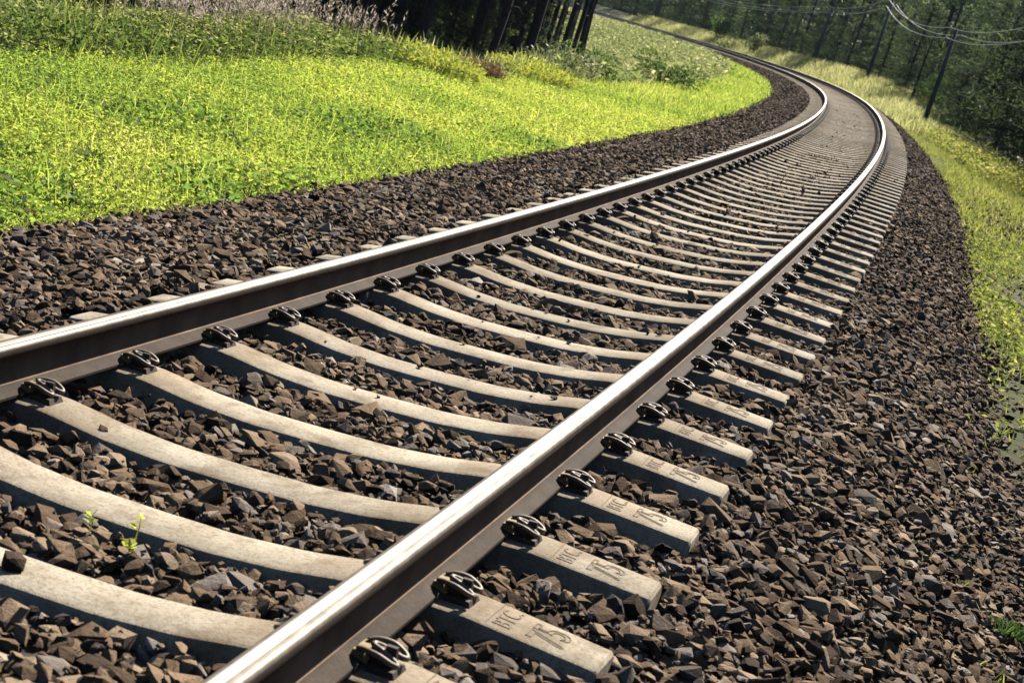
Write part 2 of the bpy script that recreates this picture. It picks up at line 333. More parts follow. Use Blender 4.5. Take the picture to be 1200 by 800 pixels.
# ------------------------------------------------------------------ rails
half = [(0.0, 0.0, 0), (.008, -.0002, 0), (.0165, -.0007, 0), (.0230, -.0017, 0), (.0245, -.0022, 0), (.0290, -.0060, 2), (.0318, -.011, 2), (.0332, -.016, 1), (.0335, -.031, 1), (.031, -.035, 1), (.013, -.043, 3), (.009, -.052, 3), (.0072, -.075, 3), (.0085, -.112, 3), (.015, -.124, 1), (.038, -.1335, 1), (.061, -.1400, 1), (.0625, -.1415, 1), (.0625, -.149, 1)]
prof = [(-a, b, k) for a, b, k in half[:0:-1]]+[(a, b, k) for a, b, k in half]
def make_rail(side, label):
    ss = np.concatenate([np.arange(-9, 60, .4), np.arange(60, 215, .8)])
    P = np.array([(a, b) for a, b, _ in prof]); n = len(P)
    lat = side*GAUGE+P[:, 0]*math.cos(CANT*0)  # across, in the canted plane
    L = lat[None]*math.cos(CANT)-P[None, :, 1]*math.sin(CANT); Z = lat[None]*math.sin(CANT)+P[None, :, 1]*math.cos(CANT)
    V = world_pt(np.repeat(ss, n), np.tile(L[0], len(ss)), np.tile(Z[0], len(ss)))
    i = np.arange(len(ss)-1)[:, None]*n; j = np.arange(n)[None]; j2 = (j+1) % n
    F = np.stack([i+j, i+n+j, i+n+j2, i+j2], -1).reshape(-1, 4)
    kinds = []
    for a in range(n):
        k = {prof[a][2], prof[(a+1) % n][2]}
        xm = (prof[a][0]+prof[(a+1) % n][0])/2*side
        kinds.append((2 if xm > .012 or xm < -.0165 else 0) if k == {0} else 3 if 3 in k else 1 if 1 in k else 2)
    me = np_mesh('steel_rail', V, F, smooth=True, mats=[M_HEAD, M_RUST, M_EDGE, M_WEB], mat_index=np.tile(kinds, len(ss)-1))  # web rust colour is lifted to stand in for missing bounced light
    at = me.attributes.new('railuv', 'FLOAT_VECTOR', 'POINT')
    uv = np.stack([np.tile(P[:, 0], len(ss)), np.repeat(ss, n), np.zeros(len(V))], -1); at.data.foreach_set('vector', uv.astype(np.float32).ravel())
    me.set_sharp_from_angle(angle=math.radians(42))
    o = link('steel_rail', me); tag(o, label, 'rail', 'rails of the curving track'); return o
make_rail(-1, 'left, inner steel rail of the curve, nearer the bright meadow')
make_rail(1, 'right, outer steel rail with the brightest white running surface')

# ------------------------------------------------------------------ sleepers with clips
def sleeper_mesh():
    xs = np.concatenate([[-HALF, -HALF+.008], np.linspace(-1.1, 1.1, 45), [HALF-.008, HALF]])
    ax = np.abs(xs)
    top = np.interp(ax, [0, .22, .42, .58, .64, .9, 1.0, HALF], [-.209, -.207, -.191, -.166, -.160, -.160, -.170, -.193])
    top = np.where(ax > HALF-.004, top-.008, top)
    w = np.interp(ax, [0, .25, .5, .62, HALF], [.089, .089, .090, .091, .080])   # half width of the top face
    wb = np.interp(ax, [0, .25, .55, HALF], [.112, .112, .138, .134])
    secs = []
    for x, t, a, bb in zip(xs, top, w, wb):
        e = (.0 if abs(x) < HALF-.004 else .006)
        s_ = (bb-a)/(.40+t)
        secs.append([(x, -bb, -.40), (x, -a-.014*s_-.002+e, t-.016), (x, -a+.002+e, t-.005), (x, -a+.012+e, t-.0005), (x, a-.012-e, t-.0005), (x, a-.002-e, t-.005), (x, a+.014*s_+.002-e, t-.016), (x, bb, -.40)])
    V = np.array(secs).reshape(-1, 3); n = 8; m = len(xs)
    i = np.arange(m-1)[:, None]*n; j = np.arange(n)[None]; j2 = (j+1) % n
    F = np.stack([i+j, i+j2, i+n+j2, i+n+j], -1).reshape(-1, 4)[:, ::-1]
    me = np_mesh('concrete_sleeper', V, [F, np.array([list(range(n))]), np.array([[(m-1)*n+k for k in range(n)][::-1]])], smooth=True, mats=[M_CONC])
    me.set_sharp_from_angle(angle=math.radians(26)); return me
def spline(pts, n=8):
    p = np.array(pts, float); p = np.vstack([2*p[0]-p[1], p, 2*p[-1]-p[-2]]); out = []
    for k in range(1, len(p)-2):
        for t in np.linspace(0, 1, n, endpoint=False):
            a, b, c, d = p[k-1:k+3]
            out.append(.5*((2*b)+(-a+c)*t+(2*a-5*b+4*c-d)*t*t+(-a+3*b-3*c+d)*t**3))
    out.append(p[-2]); return np.array(out)
# x runs outward from the rail, measured from the rail axis; heights over rail top
CLIP_PTS = [(.052, -.034, -.132), (.085, -.048, -.124), (.135, -.055, -.126), (.178, -.050, -.140), (.196, -.036, -.148), (.180, -.022, -.144), (.130, -.014, -.128), (.098, -.008, -.122),
            (.090, 0, -.120), (.098, .008, -.122), (.130, .014, -.128), (.180, .022, -.144), (.196, .036, -.148), (.178, .050, -.140), (.135, .055, -.126), (.085, .048, -.124), (.052, .034, -.132)]
CLIP_PTS = [(.048+(x-.052)*.64, y*.78, -.123+(z+.136)*.75) for x, y, z in CLIP_PTS]
V, F = tube(spline(CLIP_PTS, 6), .0068, 8)
ME_CLIP = np_mesh('spring_clip', V, F, smooth=True, mats=[M_CLIP])
V, F = tube(spline(CLIP_PTS, 2), .011, 5)
ME_CLIP_FAR = np_mesh('spring_clip', V, F, smooth=True, mats=[M_IRON])
V, F, _ = merge([box(.068, .104, -.012, .012, -.175, -.112, .003, .003), box(.066, .148, -.040, .040, -.175, -.148, .012, .008), box(.098, .130, -.008, .008, -.149, -.104, .004, .002)])
ME_SHOULDER = np_mesh('cast_shoulder', V, F, mats=[M_IRON])
V, F = box(.034, .072, -.038, .038, -.142, -.121, .006, .004); ME_PAD = np_mesh('insulator_pad', V, F, mats=[M_PAD])
ME_SLEEP = sleeper_mesh()

def letters(txt, size, outline):
    c = bpy.data.curves.new('stamp', 'FONT'); c.body = txt; c.size = size; c.align_x = 'CENTER'; c.align_y = 'CENTER'
    if outline: c.fill_mode = 'NONE'; c.bevel_depth = .0016; c.bevel_resolution = 0
    else: c.extrude = .0006; c.offset = -.0004
    o = bpy.data.objects.new('stamp', c); col.objects.link(o)
    dg = bpy.context.evaluated_depsgraph_get(); me = bpy.data.meshes.new_from_object(o.evaluated_get(dg))
    co = np.zeros(len(me.vertices)*3, np.float32); me.vertices.foreach_get('co', co); co = co.reshape(-1, 3).copy()
    polys = [list(p.vertices) for p in me.polygons]
    bpy.data.objects.remove(o); bpy.data.curves.remove(c); bpy.data.meshes.remove(me)
    return co, polys
def stamp_mesh():
    Vs, Fs, off = [], [], 0
    zt_ = lambda x: np.interp(x, [.9, 1.0, HALF], [-.160, -.170, -.193])
    for txt, size, outl, cx, stretch in (('BTC.', .058, False, .985, 1.15), ('75', .105, True, 1.095, 1.25)):
        co, polys = letters(txt, size, outl)
        x = cx-co[:, 1]*stretch; y = co[:, 0]; V = np.stack([x, y, zt_(x)+co[:, 2]*.5+.0009], -1)
        Vs.append(V); Fs += [[k+off for k in p] for p in polys]; off += len(V)
    for x0, x1, y0, y1 in ((.947, .950, -.07, .075),):
        V, f = box(x0, x1, y0, y1, -.1655, -.1642); Vs.append(V); Fs += [[k+off for k in p] for p in f.tolist()]; off += len(V)
    me = bpy.data.meshes.new('stamped_lettering'); me.from_pydata(np.concatenate(Vs).tolist(), [], Fs); me.materials.append(M_MARK); return me
ME_STAMP = stamp_mesh()
SLEEP_S = {k: k*SPC+{0: .05, -1: .11}.get(k, random.uniform(-.006, .006)) for k in range(-4, 420)}
ORD = ('first second third fourth fifth sixth seventh eighth ninth tenth eleventh twelfth thirteenth fourteenth fifteenth sixteenth seventeenth eighteenth nineteenth twentieth').split()
N_SLEEP = 262
for k in range(-1, N_SLEEP):
    s = SLEEP_S[k]
    p = world_pt(s, 0, 0); th = float(np.interp(s, S, TH)); gr = float(np.interp(s, S, sl))
    o = link('concrete_sleeper', ME_SLEEP)
    jr = {0: -.045, -1: -.03}.get(k, random.uniform(-.007, .007))
    o.matrix_world = Matrix.Translation(Vector(p)) @ Matrix.Rotation(th+jr, 4, 'Z') @ Matrix.Rotation(math.atan(gr), 4, 'X') @ Matrix.Rotation(-CANT, 4, 'Y')
    if k == -1: lab = 'pale concrete sleeper at the lower left corner with a dark stone lying on it'
    elif k < 20: lab = '%s pale concrete sleeper up the track, counting ends stamped BTC 75 right of the rail' % ORD[k]
    elif k < 60: lab = 'weathered concrete sleeper in the close rows of the middle distance, before the bend tightens'
    else: lab = 'far concrete sleeper blending into the grey brown track bed round the bend'
    tag(o, lab, 'railway sleeper', 'sleepers %s' % ('of the near track' if k < 20 else 'of the middle track' if k < 60 else 'of the far bend'))
    if k < 20: link('stamped_lettering', ME_STAMP, o)
    if k < 190:
        for sx in (-1, 1):
            for so in (-1, 1):
                if k > 45 and (sx, so) == (-1, -1): continue      # hidden behind the rail at that distance
                c = link('spring_clip', ME_CLIP if k < 24 else ME_CLIP_FAR, o, (sx*GAUGE, 0, 0), (0, 0, 0 if so > 0 else math.pi))
                if k < 45: link('cast_shoulder', ME_SHOULDER, c)
                if k < 24: link('insulator_pad', ME_PAD, c)

# ------------------------------------------------------------------ ballast stones
def hull_stone(npts):
    import bmesh
    bm = bmesh.new(); d = rand_dirs(npts); d = d/np.maximum(np.abs(d).max(1, keepdims=True), .72)*rng.uniform(.62, .88, (npts, 1))
    for q in d: bm.verts.new(q*np.array([.56, .43, .27]))
    r = bmesh.ops.convex_hull(bm, input=bm.verts); bmesh.ops.delete(bm, geom=[g for g in r['geom_interior'] if isinstance(g, bmesh.types.BMVert)], context='VERTS')
    bmesh.ops.triangulate(bm, faces=bm.faces); bm.verts.index_update()
    V = np.array([v.co[:] for v in bm.verts]); F = np.array([[v.index for v in f.verts] for f in bm.faces]); bm.free(); return V, F
def scatter_stones(P, size, lib, flat=.40):
    n = len(P); which = rng.integers(0, len(lib), n); parts = []
    ang = rng.uniform(0, 2*np.pi, n); tx = rng.normal(0, flat, n); ty = rng.normal(0, flat, n)
    tint = np.clip(rng.beta(2.2, 2.4, n), 0, 1)
    sc = size*np.minimum(rng.lognormal(0, .34, n), 1.8)
    asp = np.stack([rng.uniform(.85, 1.2, n), rng.uniform(.85, 1.25, n), rng.uniform(.8, 1.35, n)], -1)
    ca, sa, cx, sx, cy, sy = np.cos(ang), np.sin(ang), np.cos(tx), np.sin(tx), np.cos(ty), np.sin(ty)
    R = np.zeros((n, 3, 3))
    R[:, 0, 0] = ca*cy; R[:, 0, 1] = ca*sy*sx-sa*cx; R[:, 0, 2] = ca*sy*cx+sa*sx
    R[:, 1, 0] = sa*cy; R[:, 1, 1] = sa*sy*sx+ca*cx; R[:, 1, 2] = sa*sy*cx-ca*sx
    R[:, 2, 0] = -sy; R[:, 2, 1] = cy*sx; R[:, 2, 2] = cy*cx
    for k, (bv, bf) in enumerate(lib):
        ix = np.where(which == k)[0]
        if not len(ix): continue
        v = bv[None]*asp[ix][:, None]*sc[ix][:, None, None]; v = np.einsum('nij,nvj->nvi', R[ix], v)+P[ix][:, None]
        f = (bf[None]+(np.arange(len(ix))*len(bv))[:, None, None]).reshape(-1, 3)
        parts.append((v.reshape(-1, 3), f, np.repeat(tint[ix], len(bv))))
    return parts
LIB_N = [hull_stone(k) for k in (24, 30, 26, 34, 22, 28, 30, 36, 25, 23, 32, 26, 27, 35)]
LIB_M = [hull_stone(k) for k in (11, 12, 11, 12, 13, 11, 12, 11)]
LIB_F = [hull_stone(k) for k in (6, 7, 7, 6, 7)]
def stone_field(s0, s1, dens, size, lib, zoff, lat0=-2.95, lat1=2.85, lift=-.010):
    n = int((s1-s0)*(lat1-lat0)*dens); s = rng.uniform(s0, s1, n); lat = rng.uniform(lat0, lat1, n)
    edgeL = -2.52+wob(s*2.3, s*0)*.18+.14*rng.normal(0, 1, n); edgeR = 2.24+.5*(1-sstep(4.5, 8, s))+wob(s*1.9+4, s*0)*.18+.14*rng.normal(0, 1, n)
    ok = (lat > edgeL) & (lat < edgeR)
    kq = np.round(s/SPC).astype(int); ss_ = np.array([SLEEP_S.get(q, q*SPC) for q in range(-40, 460)])
    ph = np.minimum(np.minimum(np.abs(s-ss_[kq+40]), np.abs(s-ss_[kq+41])), np.abs(s-ss_[kq+39]))                     # distance to the nearest sleeper axis
    ok &= ~((np.abs(lat) < HALF+.02) & (ph < .118))
    s, lat = s[ok], lat[ok]; ph = ph[ok]
    z = np.maximum(ballast_h(s, lat), ground_h(s, lat)+.012)+zoff+rng.normal(0, .008, len(s))
    z = z+np.where((np.abs(lat) < 1.25), lift, .0)
    P = world_pt(s, lat, z); P = P[in_view(P)]
    return scatter_stones(P, size, lib)
parts = stone_field(-3.5, 9, 620, .054, LIB_N, -.014)+stone_field(-3.5, 9, 420, .048, LIB_N, .004)+stone_field(-3.5, 9, 620, .026, LIB_M, .006)+stone_field(-3.5, 9, 60, .070, LIB_N, .002)
parts += stone_field(9, 22, 480, .056, LIB_M, -.010)+stone_field(9, 22, 420, .048, LIB_M, .008)
parts += stone_field(22, 48, 330, .064, LIB_F, .0, lift=-.016)+stone_field(48, 150, 110, .085, LIB_F, -.008, lift=-.026)
# stray stones on the verge, in the meadow edge and on the sleepers
n = 5200; s = rng.uniform(2, 40, n); lat = np.where(rng.uniform(0, 1, n) < .7, 2.2+rng.exponential(.75, n), -2.5-rng.exponential(.16, n)); P = world_pt(s, lat, ground_h(s, lat)+.012); parts += scatter_stones(P[in_view(P)], .045, LIB_M)
n = 420; s = 26+rng.normal(0, 2.2, n); lat = 3.3+rng.normal(0, .35, n); P = world_pt(s, lat, ground_h(s, lat)+.02); parts += scatter_stones(P, .085, LIB_M)
n = 110; kk3 = rng.integers(-1, 60, n); s = np.array([SLEEP_S[int(q)] for q in kk3])+rng.uniform(-.07, .07, n); lat = rng.uniform(-.55, .55, n)
P = world_pt(s, lat, np.interp(np.abs(lat), [0, .22, .42, .58], [-.209, -.207, -.191, -.166])+CANT*lat+.006); parts += scatter_stones(P, .022, LIB_M)
V, F, T = merge(parts)
tag(link('ballast_stones', np_mesh('ballast_stones', V, F, T, mats=[M_STONE])), 'brown crushed stone ballast filling and flanking the track', 'ballast', None, 'stuff')
print('stones tris', sum(len(f) for f in F))
# the stone lying on the lower left sleeper
V, F = LIB_N[7]; o = link('loose_stone', np_mesh('loose_stone', V*np.array([.062, .070, .095]), F, np.full(len(V), .12), mats=[M_STONE]), None, world_pt(-.475, -.03, -.198), (.1, .2, .6))
tag(o, 'dark rounded stone lying on the pale sleeper in the lower left corner', 'stone')

# ------------------------------------------------------------------ grass and weeds
def field(s0, s1, l0, l1, dens):
    n = int((s1-s0)*abs(l1-l0)*dens); s = rng.uniform(s0, s1, n); lat = rng.uniform(l0, l1, n); return s, lat
def grass_patch(s, lat, hmin, hmax, wd, lean=.5, tint=(.5, .22), leaf=0.0, bendmax=1.0):
    P = world_pt(s, lat, ground_h(s, lat)-.01); k = in_view(P, 1.5); P = P[k]; n = len(P)
    D = unit(np.stack([rng.normal(0, lean, n), rng.normal(0, lean, n), np.ones(n)], -1))
    a = rng.uniform(0, 2*np.pi, n); W = unit(np.cross(D, np.stack([np.cos(a), np.sin(a), np.zeros(n)], -1)))
    L = rng.uniform(hmin, hmax, n)
    V, F = blades(P, D, W, L, wd*rng.uniform(.7, 1.3, n), rng.uniform(0, bendmax, n))
    return V, F, np.repeat(np.clip(rng.normal(tint[0], tint[1], n), 0, 1), 5)
def leaf_patch(s, lat, zlo, zhi, L, wd, tint=(.5, .22), flat=.6, zadd=0):
    P = world_pt(s, lat, ground_h(s, lat)+zadd+rng.uniform(zlo, zhi, len(s))); k = in_view(P, 1.5); P = P[k]; n = len(P)
    D = rand_dirs(n, -.2, flat); W = unit(np.cross(D, rand_dirs(n)))
    V, F = leaf_cards(P, D, W, L*rng.uniform(.6, 1.4, n), wd*rng.uniform(.6, 1.3, n))
    return V, [F], np.repeat(np.clip(rng.normal(tint[0], tint[1], n), 0, 1), 4)
def redge(s): return np.interp(s, [0, 9, 18, 25, 35, 45, 70, 200], [6.3, 6.15, 6.35, 5.5, 4.85, 4.6, 4.4, 5.0])
def trim(s, lat, inner=2.62):
    k = (-lat < redge(s)+rng.normal(0, .25, len(s))) & (-lat > inner+wob(s*2.3, s*0)*.18+rng.normal(0, .16, len(s))); return s[k], lat[k]
parts = []
parts.append(grass_patch(*trim(*field(2, 13, -7.2, -2.5, 1300)), .05, .14, .0065, .85, (.52, .16)))
parts.append(leaf_patch(*trim(*field(2, 13, -7.2, -2.5, 1900)), .01, .10, .032, .014, (.50, .16)))
parts.append(grass_patch(*trim(*field(13, 28, -7.2, -2.5, 900)), .06, .16, .009, .8, (.60, .14)))
parts.append(leaf_patch(*trim(*field(13, 28, -7.2, -2.5, 900)), .02, .11, .042, .017, (.58, .14)))
parts.append(grass_patch(*trim(*field(28, 62, -6, -2.5, 330)), .08, .20, .015, .6, (.50, .26)))
parts.append(grass_patch(*trim(*field(62, 175, -7, -2.6, 90)), .12, .30, .026, .6, (.42, .26)))
s, lat = trim(*field(2, 16, -4.6, -2.5, 700)); k = wob(s*2.6+1, lat*3.1) +rng.normal(0, .15, len(s)) > .25; parts.append(leaf_patch(s[k], lat[k], 0, .12, .060, .026, (.20, .12)))
s, lat = trim(*field(4, 40, -6.2, -2.5, 40)); parts.append(grass_patch(s, lat, .18, .34, .006, .2, (.6, .2)))
V, F, T = merge(parts)
s, lat = field(2, 30, -4.4, -2.4, 330); k = wob(s*1.7, lat*2.4)-.35*(-lat-2.5) > .0; dry = [grass_patch(*trim(s[k], lat[k]), .04, .12, .008, .8, (.75, .15))]
V2, F2, T2 = merge(dry); tag(link('dry_turf', np_mesh('dry_turf', V2, F2, T2, mats=[M_VERGE])), 'thin straw coloured turf where the meadow meets the ballast', 'grass', None, 'stuff')
tag(link('meadow_grass', np_mesh('meadow_grass', V, F, T, mats=[M_MEADOW])), 'bright yellow green meadow grass left of the track', 'grass', None, 'stuff')

n = 900; s = rng.uniform(1, 45, n); lat = np.where(rng.uniform(0, 1, n) < .5, -2.55+rng.exponential(.12, n), 2.35-rng.exponential(.14, n)); cl = np.repeat(np.arange(90), 10)
s = s[cl]+rng.normal(0, .05, n); lat = lat[cl]+rng.normal(0, .04, n); P = world_pt(s, lat, np.maximum(ballast_h(s, lat), ground_h(s, lat))); D = unit(np.stack([rng.normal(0, .6, n), rng.normal(0, .6, n), np.ones(n)], -1)); W = unit(np.cross(D, rand_dirs(n)))
V, F = blades(P, D, W, rng.uniform(.03, .09, n), .006, rng.uniform(0, .8, n)); tag(link('sprig_weeds', np_mesh('sprig_weeds', V, F, np.repeat(np.clip(rng.normal(.45, .2, n), 0, 1), 5), mats=[M_VERGE])), 'small sprigs of grass creeping into the ballast edges', 'weeds', None, 'stuff')
# row of tall weeds closing the meadow, and a stand of pinkish reed plumes above it
def behind(s, lat, lo, hi):
    d = -lat-redge(s); k = (d > lo+rng.normal(0, .15, len(s))) & (d < hi); return s[k], lat[k]
parts = []
s, lat = behind(*field(1, 20.5, -9.8, -6, 170), .0, 1.9); kp = wob(s*2.7, lat*1.7)+rng.normal(0, .2, len(s)) > 0; s, lat = s[kp], lat[kp]; parts.append(grass_patch(s, lat, .18, .58, .011, .2, (.55, .22)))
s, lat = behind(*field(1, 20.5, -9.8, -6, 520), -.1, 1.0); parts.append(leaf_patch(s, lat, .02, .30, .08, .03, (.28, .2)))
s, lat = behind(*field(1, 20.5, -9.8, -6, 1500), .2, 1.7); hh = (.30-.16*sstep(5, 9, s)+.08*sstep(12, 14, s))*(1+1.3*wob(s*2.6, lat*2.6)); zz = rng.uniform(0, 1, len(s)); kk2 = hh > .1; s, lat, zz = s[kk2], lat[kk2], (zz*hh)[kk2]
parts.append(leaf_patch(s, lat, .03, .08, .055, .020, (.70, .26), zadd=zz))
s, lat = behind(*field(1, 20.5, -9.8, -6, 50), .4, 1.6); parts.append(leaf_patch(s, lat, .2, .4, .06, .028, (.95, .1)))
s, lat = behind(*field(20, 34, -8.5, -4.5, 300), .2, 2.0); parts.append(grass_patch(s, lat, .07, .18, .012, .35, (.5, .25)))
V, F, T = merge(parts)
tag(link('tall_weeds', np_mesh('tall_weeds', V, F, T, mats=[M_TALL])), 'row of tall green weeds closing off the meadow', 'weeds', None, 'stuff')
parts = []
s, lat = behind(*field(13.2, 19.8, -9.5, -6.2, 120), .4, 1.7)
kp = wob(s*3.1+2, lat*2.0)+rng.normal(0, .18, len(s)) > -.1; s, lat = s[kp], lat[kp]
P = world_pt(s, lat, ground_h(s, lat)); n = len(P); D = unit(np.stack([rng.normal(0, .13, n), rng.normal(0, .13, n), np.ones(n)], -1)); W = unit(np.cross(D, rand_dirs(n)))
L = rng.uniform(.50, 1.0, n)*(1+.35*wob(s[:n]*2, lat[:n]*2)); V, F = blades(P, D, W, L*.9, .006, .15); parts.append((V, F, np.repeat(rng.uniform(0, .4, n), 5)))
for q in range(9):
    Pq = P+D*(L*(.72+.03*q))[:, None]+rng.normal(0, .012, (n, 3)); Dq = unit(D+rng.normal(0, .55, (n, 3))); Wq = unit(np.cross(Dq, rand_dirs(n)))
    V, F = leaf_cards(Pq, Dq, Wq, rng.uniform(.05, .09, n), .016); parts.append((V, [F], np.repeat(np.clip(rng.normal(.55, .22, n), 0, 1), 4)))
V, F, T = merge(parts)
tag(link('reed_plumes', np_mesh('reed_plumes', V, F, T, mats=[M_PINK])), 'pale pinkish grass plumes rising above the weed row', 'reed grass', None, 'stuff')

# weeds on the falling slope and hollow beyond the meadow
parts = []
s, lat = behind(*field(20, 140, -17, -4.2, 75), .1, 14); parts.append(grass_patch(s, lat, .2, .6, .03, .4, (.48, .27)))
s, lat = behind(*field(26, 140, -17, -4.2, 80), .1, 14); parts.append(leaf_patch(s, lat, .05, .45, .18, .07, (.45, .28)))
s, lat = behind(*field(1, 26, -14, -6.5, 60), 1.8, 8); parts.append(grass_patch(s, lat, .2, .5, .03, .4, (.35, .25)))
V, F, T = merge(parts)
tag(link('slope_weeds', np_mesh('slope_weeds', V, F, T, mats=[M_SLOPE])), 'grey green weeds on the slope left of the bend', 'weeds', None, 'stuff')

# dry pale grass: right verge and bank, far left meadow
parts = []
def rtrim(s, lat):
    k = lat > 2.30+.45*(1-sstep(4.5, 8, s))+wob(s*1.9+4, s*0)*.18+rng.normal(0, .13, len(s)); return s[k], lat[k]
s, lat = rtrim(*field(.5, 22, 2.1, 4.2, 460)); k = wob(s*.8, lat*2)+rng.normal(0, .2, len(s)) > -.25; parts.append(grass_patch(s[k], lat[k], .04, .13, .009, .6, (.42, .25)))
s, lat = rtrim(*field(.5, 22, 2.1, 4.2, 460)); k = wob(s*.8, lat*2)+rng.normal(0, .2, len(s)) > -.05; parts.append(leaf_patch(s[k], lat[k], .01, .07, .055, .026, (.45, .25)))
s, lat = rtrim(*field(22, 72, 2.15, 5.9, 300)); k = wob(s*.6, lat*2)+sstep(3.0, 4.2, lat)+rng.normal(0, .3, len(s)) > -.45; parts.append(grass_patch(s[k], lat[k], .05, .17, .011, .6, (.50, .28)))
s, lat = rtrim(*field(40, 78, 3.4, 6.0, 160)); parts.append(leaf_patch(s, lat, .05, .4, .1, .045, (.62, .25)))
V, F, T = merge(parts)
tag(link('verge_grass', np_mesh('verge_grass', V, F, T, mats=[M_VERGE])), 'patchy green grass on the verge right of the ballast', 'grass', None, 'stuff')
parts = []
s, lat = rtrim(*field(62, 190, 2.2, 11, 75)); parts.append(grass_patch(s, lat, .25, .7, .032, .3, (.5, .25)))
s, lat = field(128, 200, -26, -4.6, 40); parts.append(grass_patch(s, lat, .2, .5, .04, .4, (.6, .25)))
V, F, T = merge(parts)
tag(link('dry_grass', np_mesh('dry_grass', V, F, T, mats=[M_DRY])), 'dry yellowish grass on the bank beyond the outer rail', 'grass', None, 'stuff')

# separate plants
def plant_obj(name, label, cat, s, lat, parts, mat, stem=None, group=None, dz=0):
    base = world_pt(s, lat, ground_h(s, lat)+dz)
    r = bpy.data.objects.new(name, None); col.objects.link(r); r.location = base; r.empty_display_size = .2; tag(r, label, cat, group)
    V, F, T = merge(parts); link('foliage', np_mesh('foliage', V, F, T, mats=[mat]), r)
    if stem is not None: V, F, _ = merge(stem); link('stem', np_mesh('stem', V, F, np.full(len(V), .3), mats=[M_TALL]), r)
    return r
def rosette(n, L, wd, tilt=(.25, .9)):
    a = rng.uniform(0, 2*np.pi, n); z = rng.uniform(*tilt, n); D = unit(np.stack([np.cos(a), np.sin(a), z], -1)); W = unit(np.cross(D, np.array([0, 0, 1.])+rng.normal(0, .2, (n, 3))))
    P = np.zeros((n, 3)); P[:, :2] = rng.normal(0, L*.15, (n, 2)); P[:, 2] = .01
    V, F = blades(P, D, W, L*rng.uniform(.6, 1.2, n), wd, rng.uniform(-.5, .2, n)); return V, F, np.repeat(rng.uniform(.2, .7, n), 5)
for nm, lab, s, lat, L, n in (('dock_plant', 'broad leaved dark green plant in the near meadow, largest leaf cluster by the ballast', 5.9, -3.57, .15, 46),
                              ('dock_plant', 'dark leafy plant at the left edge of the near meadow', 5.35, -3.75, .13, 40),
                              ('dock_plant', 'low leafy plant at the ballast edge below the meadow on the left', 4.7, -2.95, .13, 40),
                              ('dock_plant', 'leafy plant in the meadow right of the tall bare stalk', 8.3, -3.65, .15, 40),
                              ('dock_plant', 'low dark leaf cluster where the meadow narrows toward the rails', 10.6, -2.95, .13, 36),
                              ('dock_plant', 'small leaf cluster in the meadow beyond the middle of the left rail', 15, -3.6, .17, 36)):
    plant_obj(nm, lab, 'plant', s, lat, [rosette(n, L, L*.28)], M_BUSH, group='leafy plants in the meadow')
def sprout(label, s, lat, h):
    base = world_pt(s, lat, ballast_h(s, lat)+.01)
    r = bpy.data.objects.new('seedling', None); col.objects.link(r); r.location = base; tag(r, label, 'seedling', 'seedlings among the stones')
    V, F = tube([(0, 0, -.03), (.004, .002, h*.5), (.0, .006, h)], [.0018, .0016, .001], 5); link('stem', np_mesh('stem', V, F, np.full(len(V), .6), mats=[M_MEADOW]), r)
    n = 9; D = rand_dirs(n, .0, .6); W = unit(np.cross(D, rand_dirs(n))); P = np.zeros((n, 3)); P[:, 2] = np.linspace(h*.35, h, n)
    V, F = leaf_cards(P, D, W, .024, .014); link('foliage', np_mesh('foliage', V, F, np.repeat(rng.uniform(.5, .85, n), 4), mats=[M_MEADOW]), r)
sprout('tallest green seedling, sprouting against the shaded side of a sleeper', -.09, .06, .06)
sprout('yellow green seedling on the stones left of the tallest one', -.12, -.05, .04)
sprout('pale seedling lowest of the three between the near sleepers', -.20, .10, .04)
def tuft(name, label, cat, s, lat, n, hmin, hmax, rad, mat, tint, group=None, extra=None, lean=.35, dz=0):
    P = np.zeros((n, 3)); a = rng.uniform(0, 2*np.pi, n); rr = rad*np.sqrt(rng.uniform(0, 1, n)); P[:, 0] = np.cos(a)*rr; P[:, 1] = np.sin(a)*rr; P[:, 2] = -.02
    D = unit(np.stack([P[:, 0]/rad*.5+rng.normal(0, lean, n), P[:, 1]/rad*.5+rng.normal(0, lean, n), np.ones(n)], -1)); W = unit(np.cross(D, rand_dirs(n)))
    L = rng.uniform(hmin, hmax, n)*(1-.35*(rr/rad)**2); V, F = blades(P, D, W, L, .007+.006*hmax, rng.uniform(0, .6, n))
    parts = [(V, F, np.repeat(np.clip(rng.normal(tint-.15, .2, n), 0, 1), 5))]
    for q in range(extra or 0):
        Pq = P+D*(L*rng.uniform(.55, .95, n))[:, None]; Dq = unit(D*.6+rng.normal(0, .6, (n, 3))); Wq = unit(np.cross(Dq, rand_dirs(n)))
        V, F = leaf_cards(Pq, Dq, Wq, rng.uniform(.05, .12, n), .022); parts.append((V, [F], np.repeat(np.clip(rng.normal(tint+.15, .2, n), 0, 1), 4)))
    return plant_obj(name, label, cat, s, lat, parts, mat, group=group, dz=dz)
tuft('grass_tuft', 'blue green grass tuft on the stones at the lower right edge', 'grass tuft', 3.1, 2.40, 200, .03, .07, .08, M_BUSH, .35, dz=.06)
tuft('goldenrod_clump', 'larger goldenrod clump with yellow tips beside the pinkish plumes', 'goldenrod', 20.6, -6.0, 800, .28, .52, .72, M_GOLD, .42, 'goldenrod clumps at the meadow edge', 4)
tuft('goldenrod_clump', 'goldenrod clump standing before the dark wood, right of the withered stalks', 'goldenrod', 25.2, -5.45, 800, .25, .48, .75, M_GOLD, .45, 'goldenrod clumps at the meadow edge', 4)
tuft('withered_stalks', 'reddish brown withered stalks between the two goldenrod clumps', 'dead stalks', 22.6, -5.8, 420, .20, .42, .42, M_BROWN, .5, None, 3, .2)
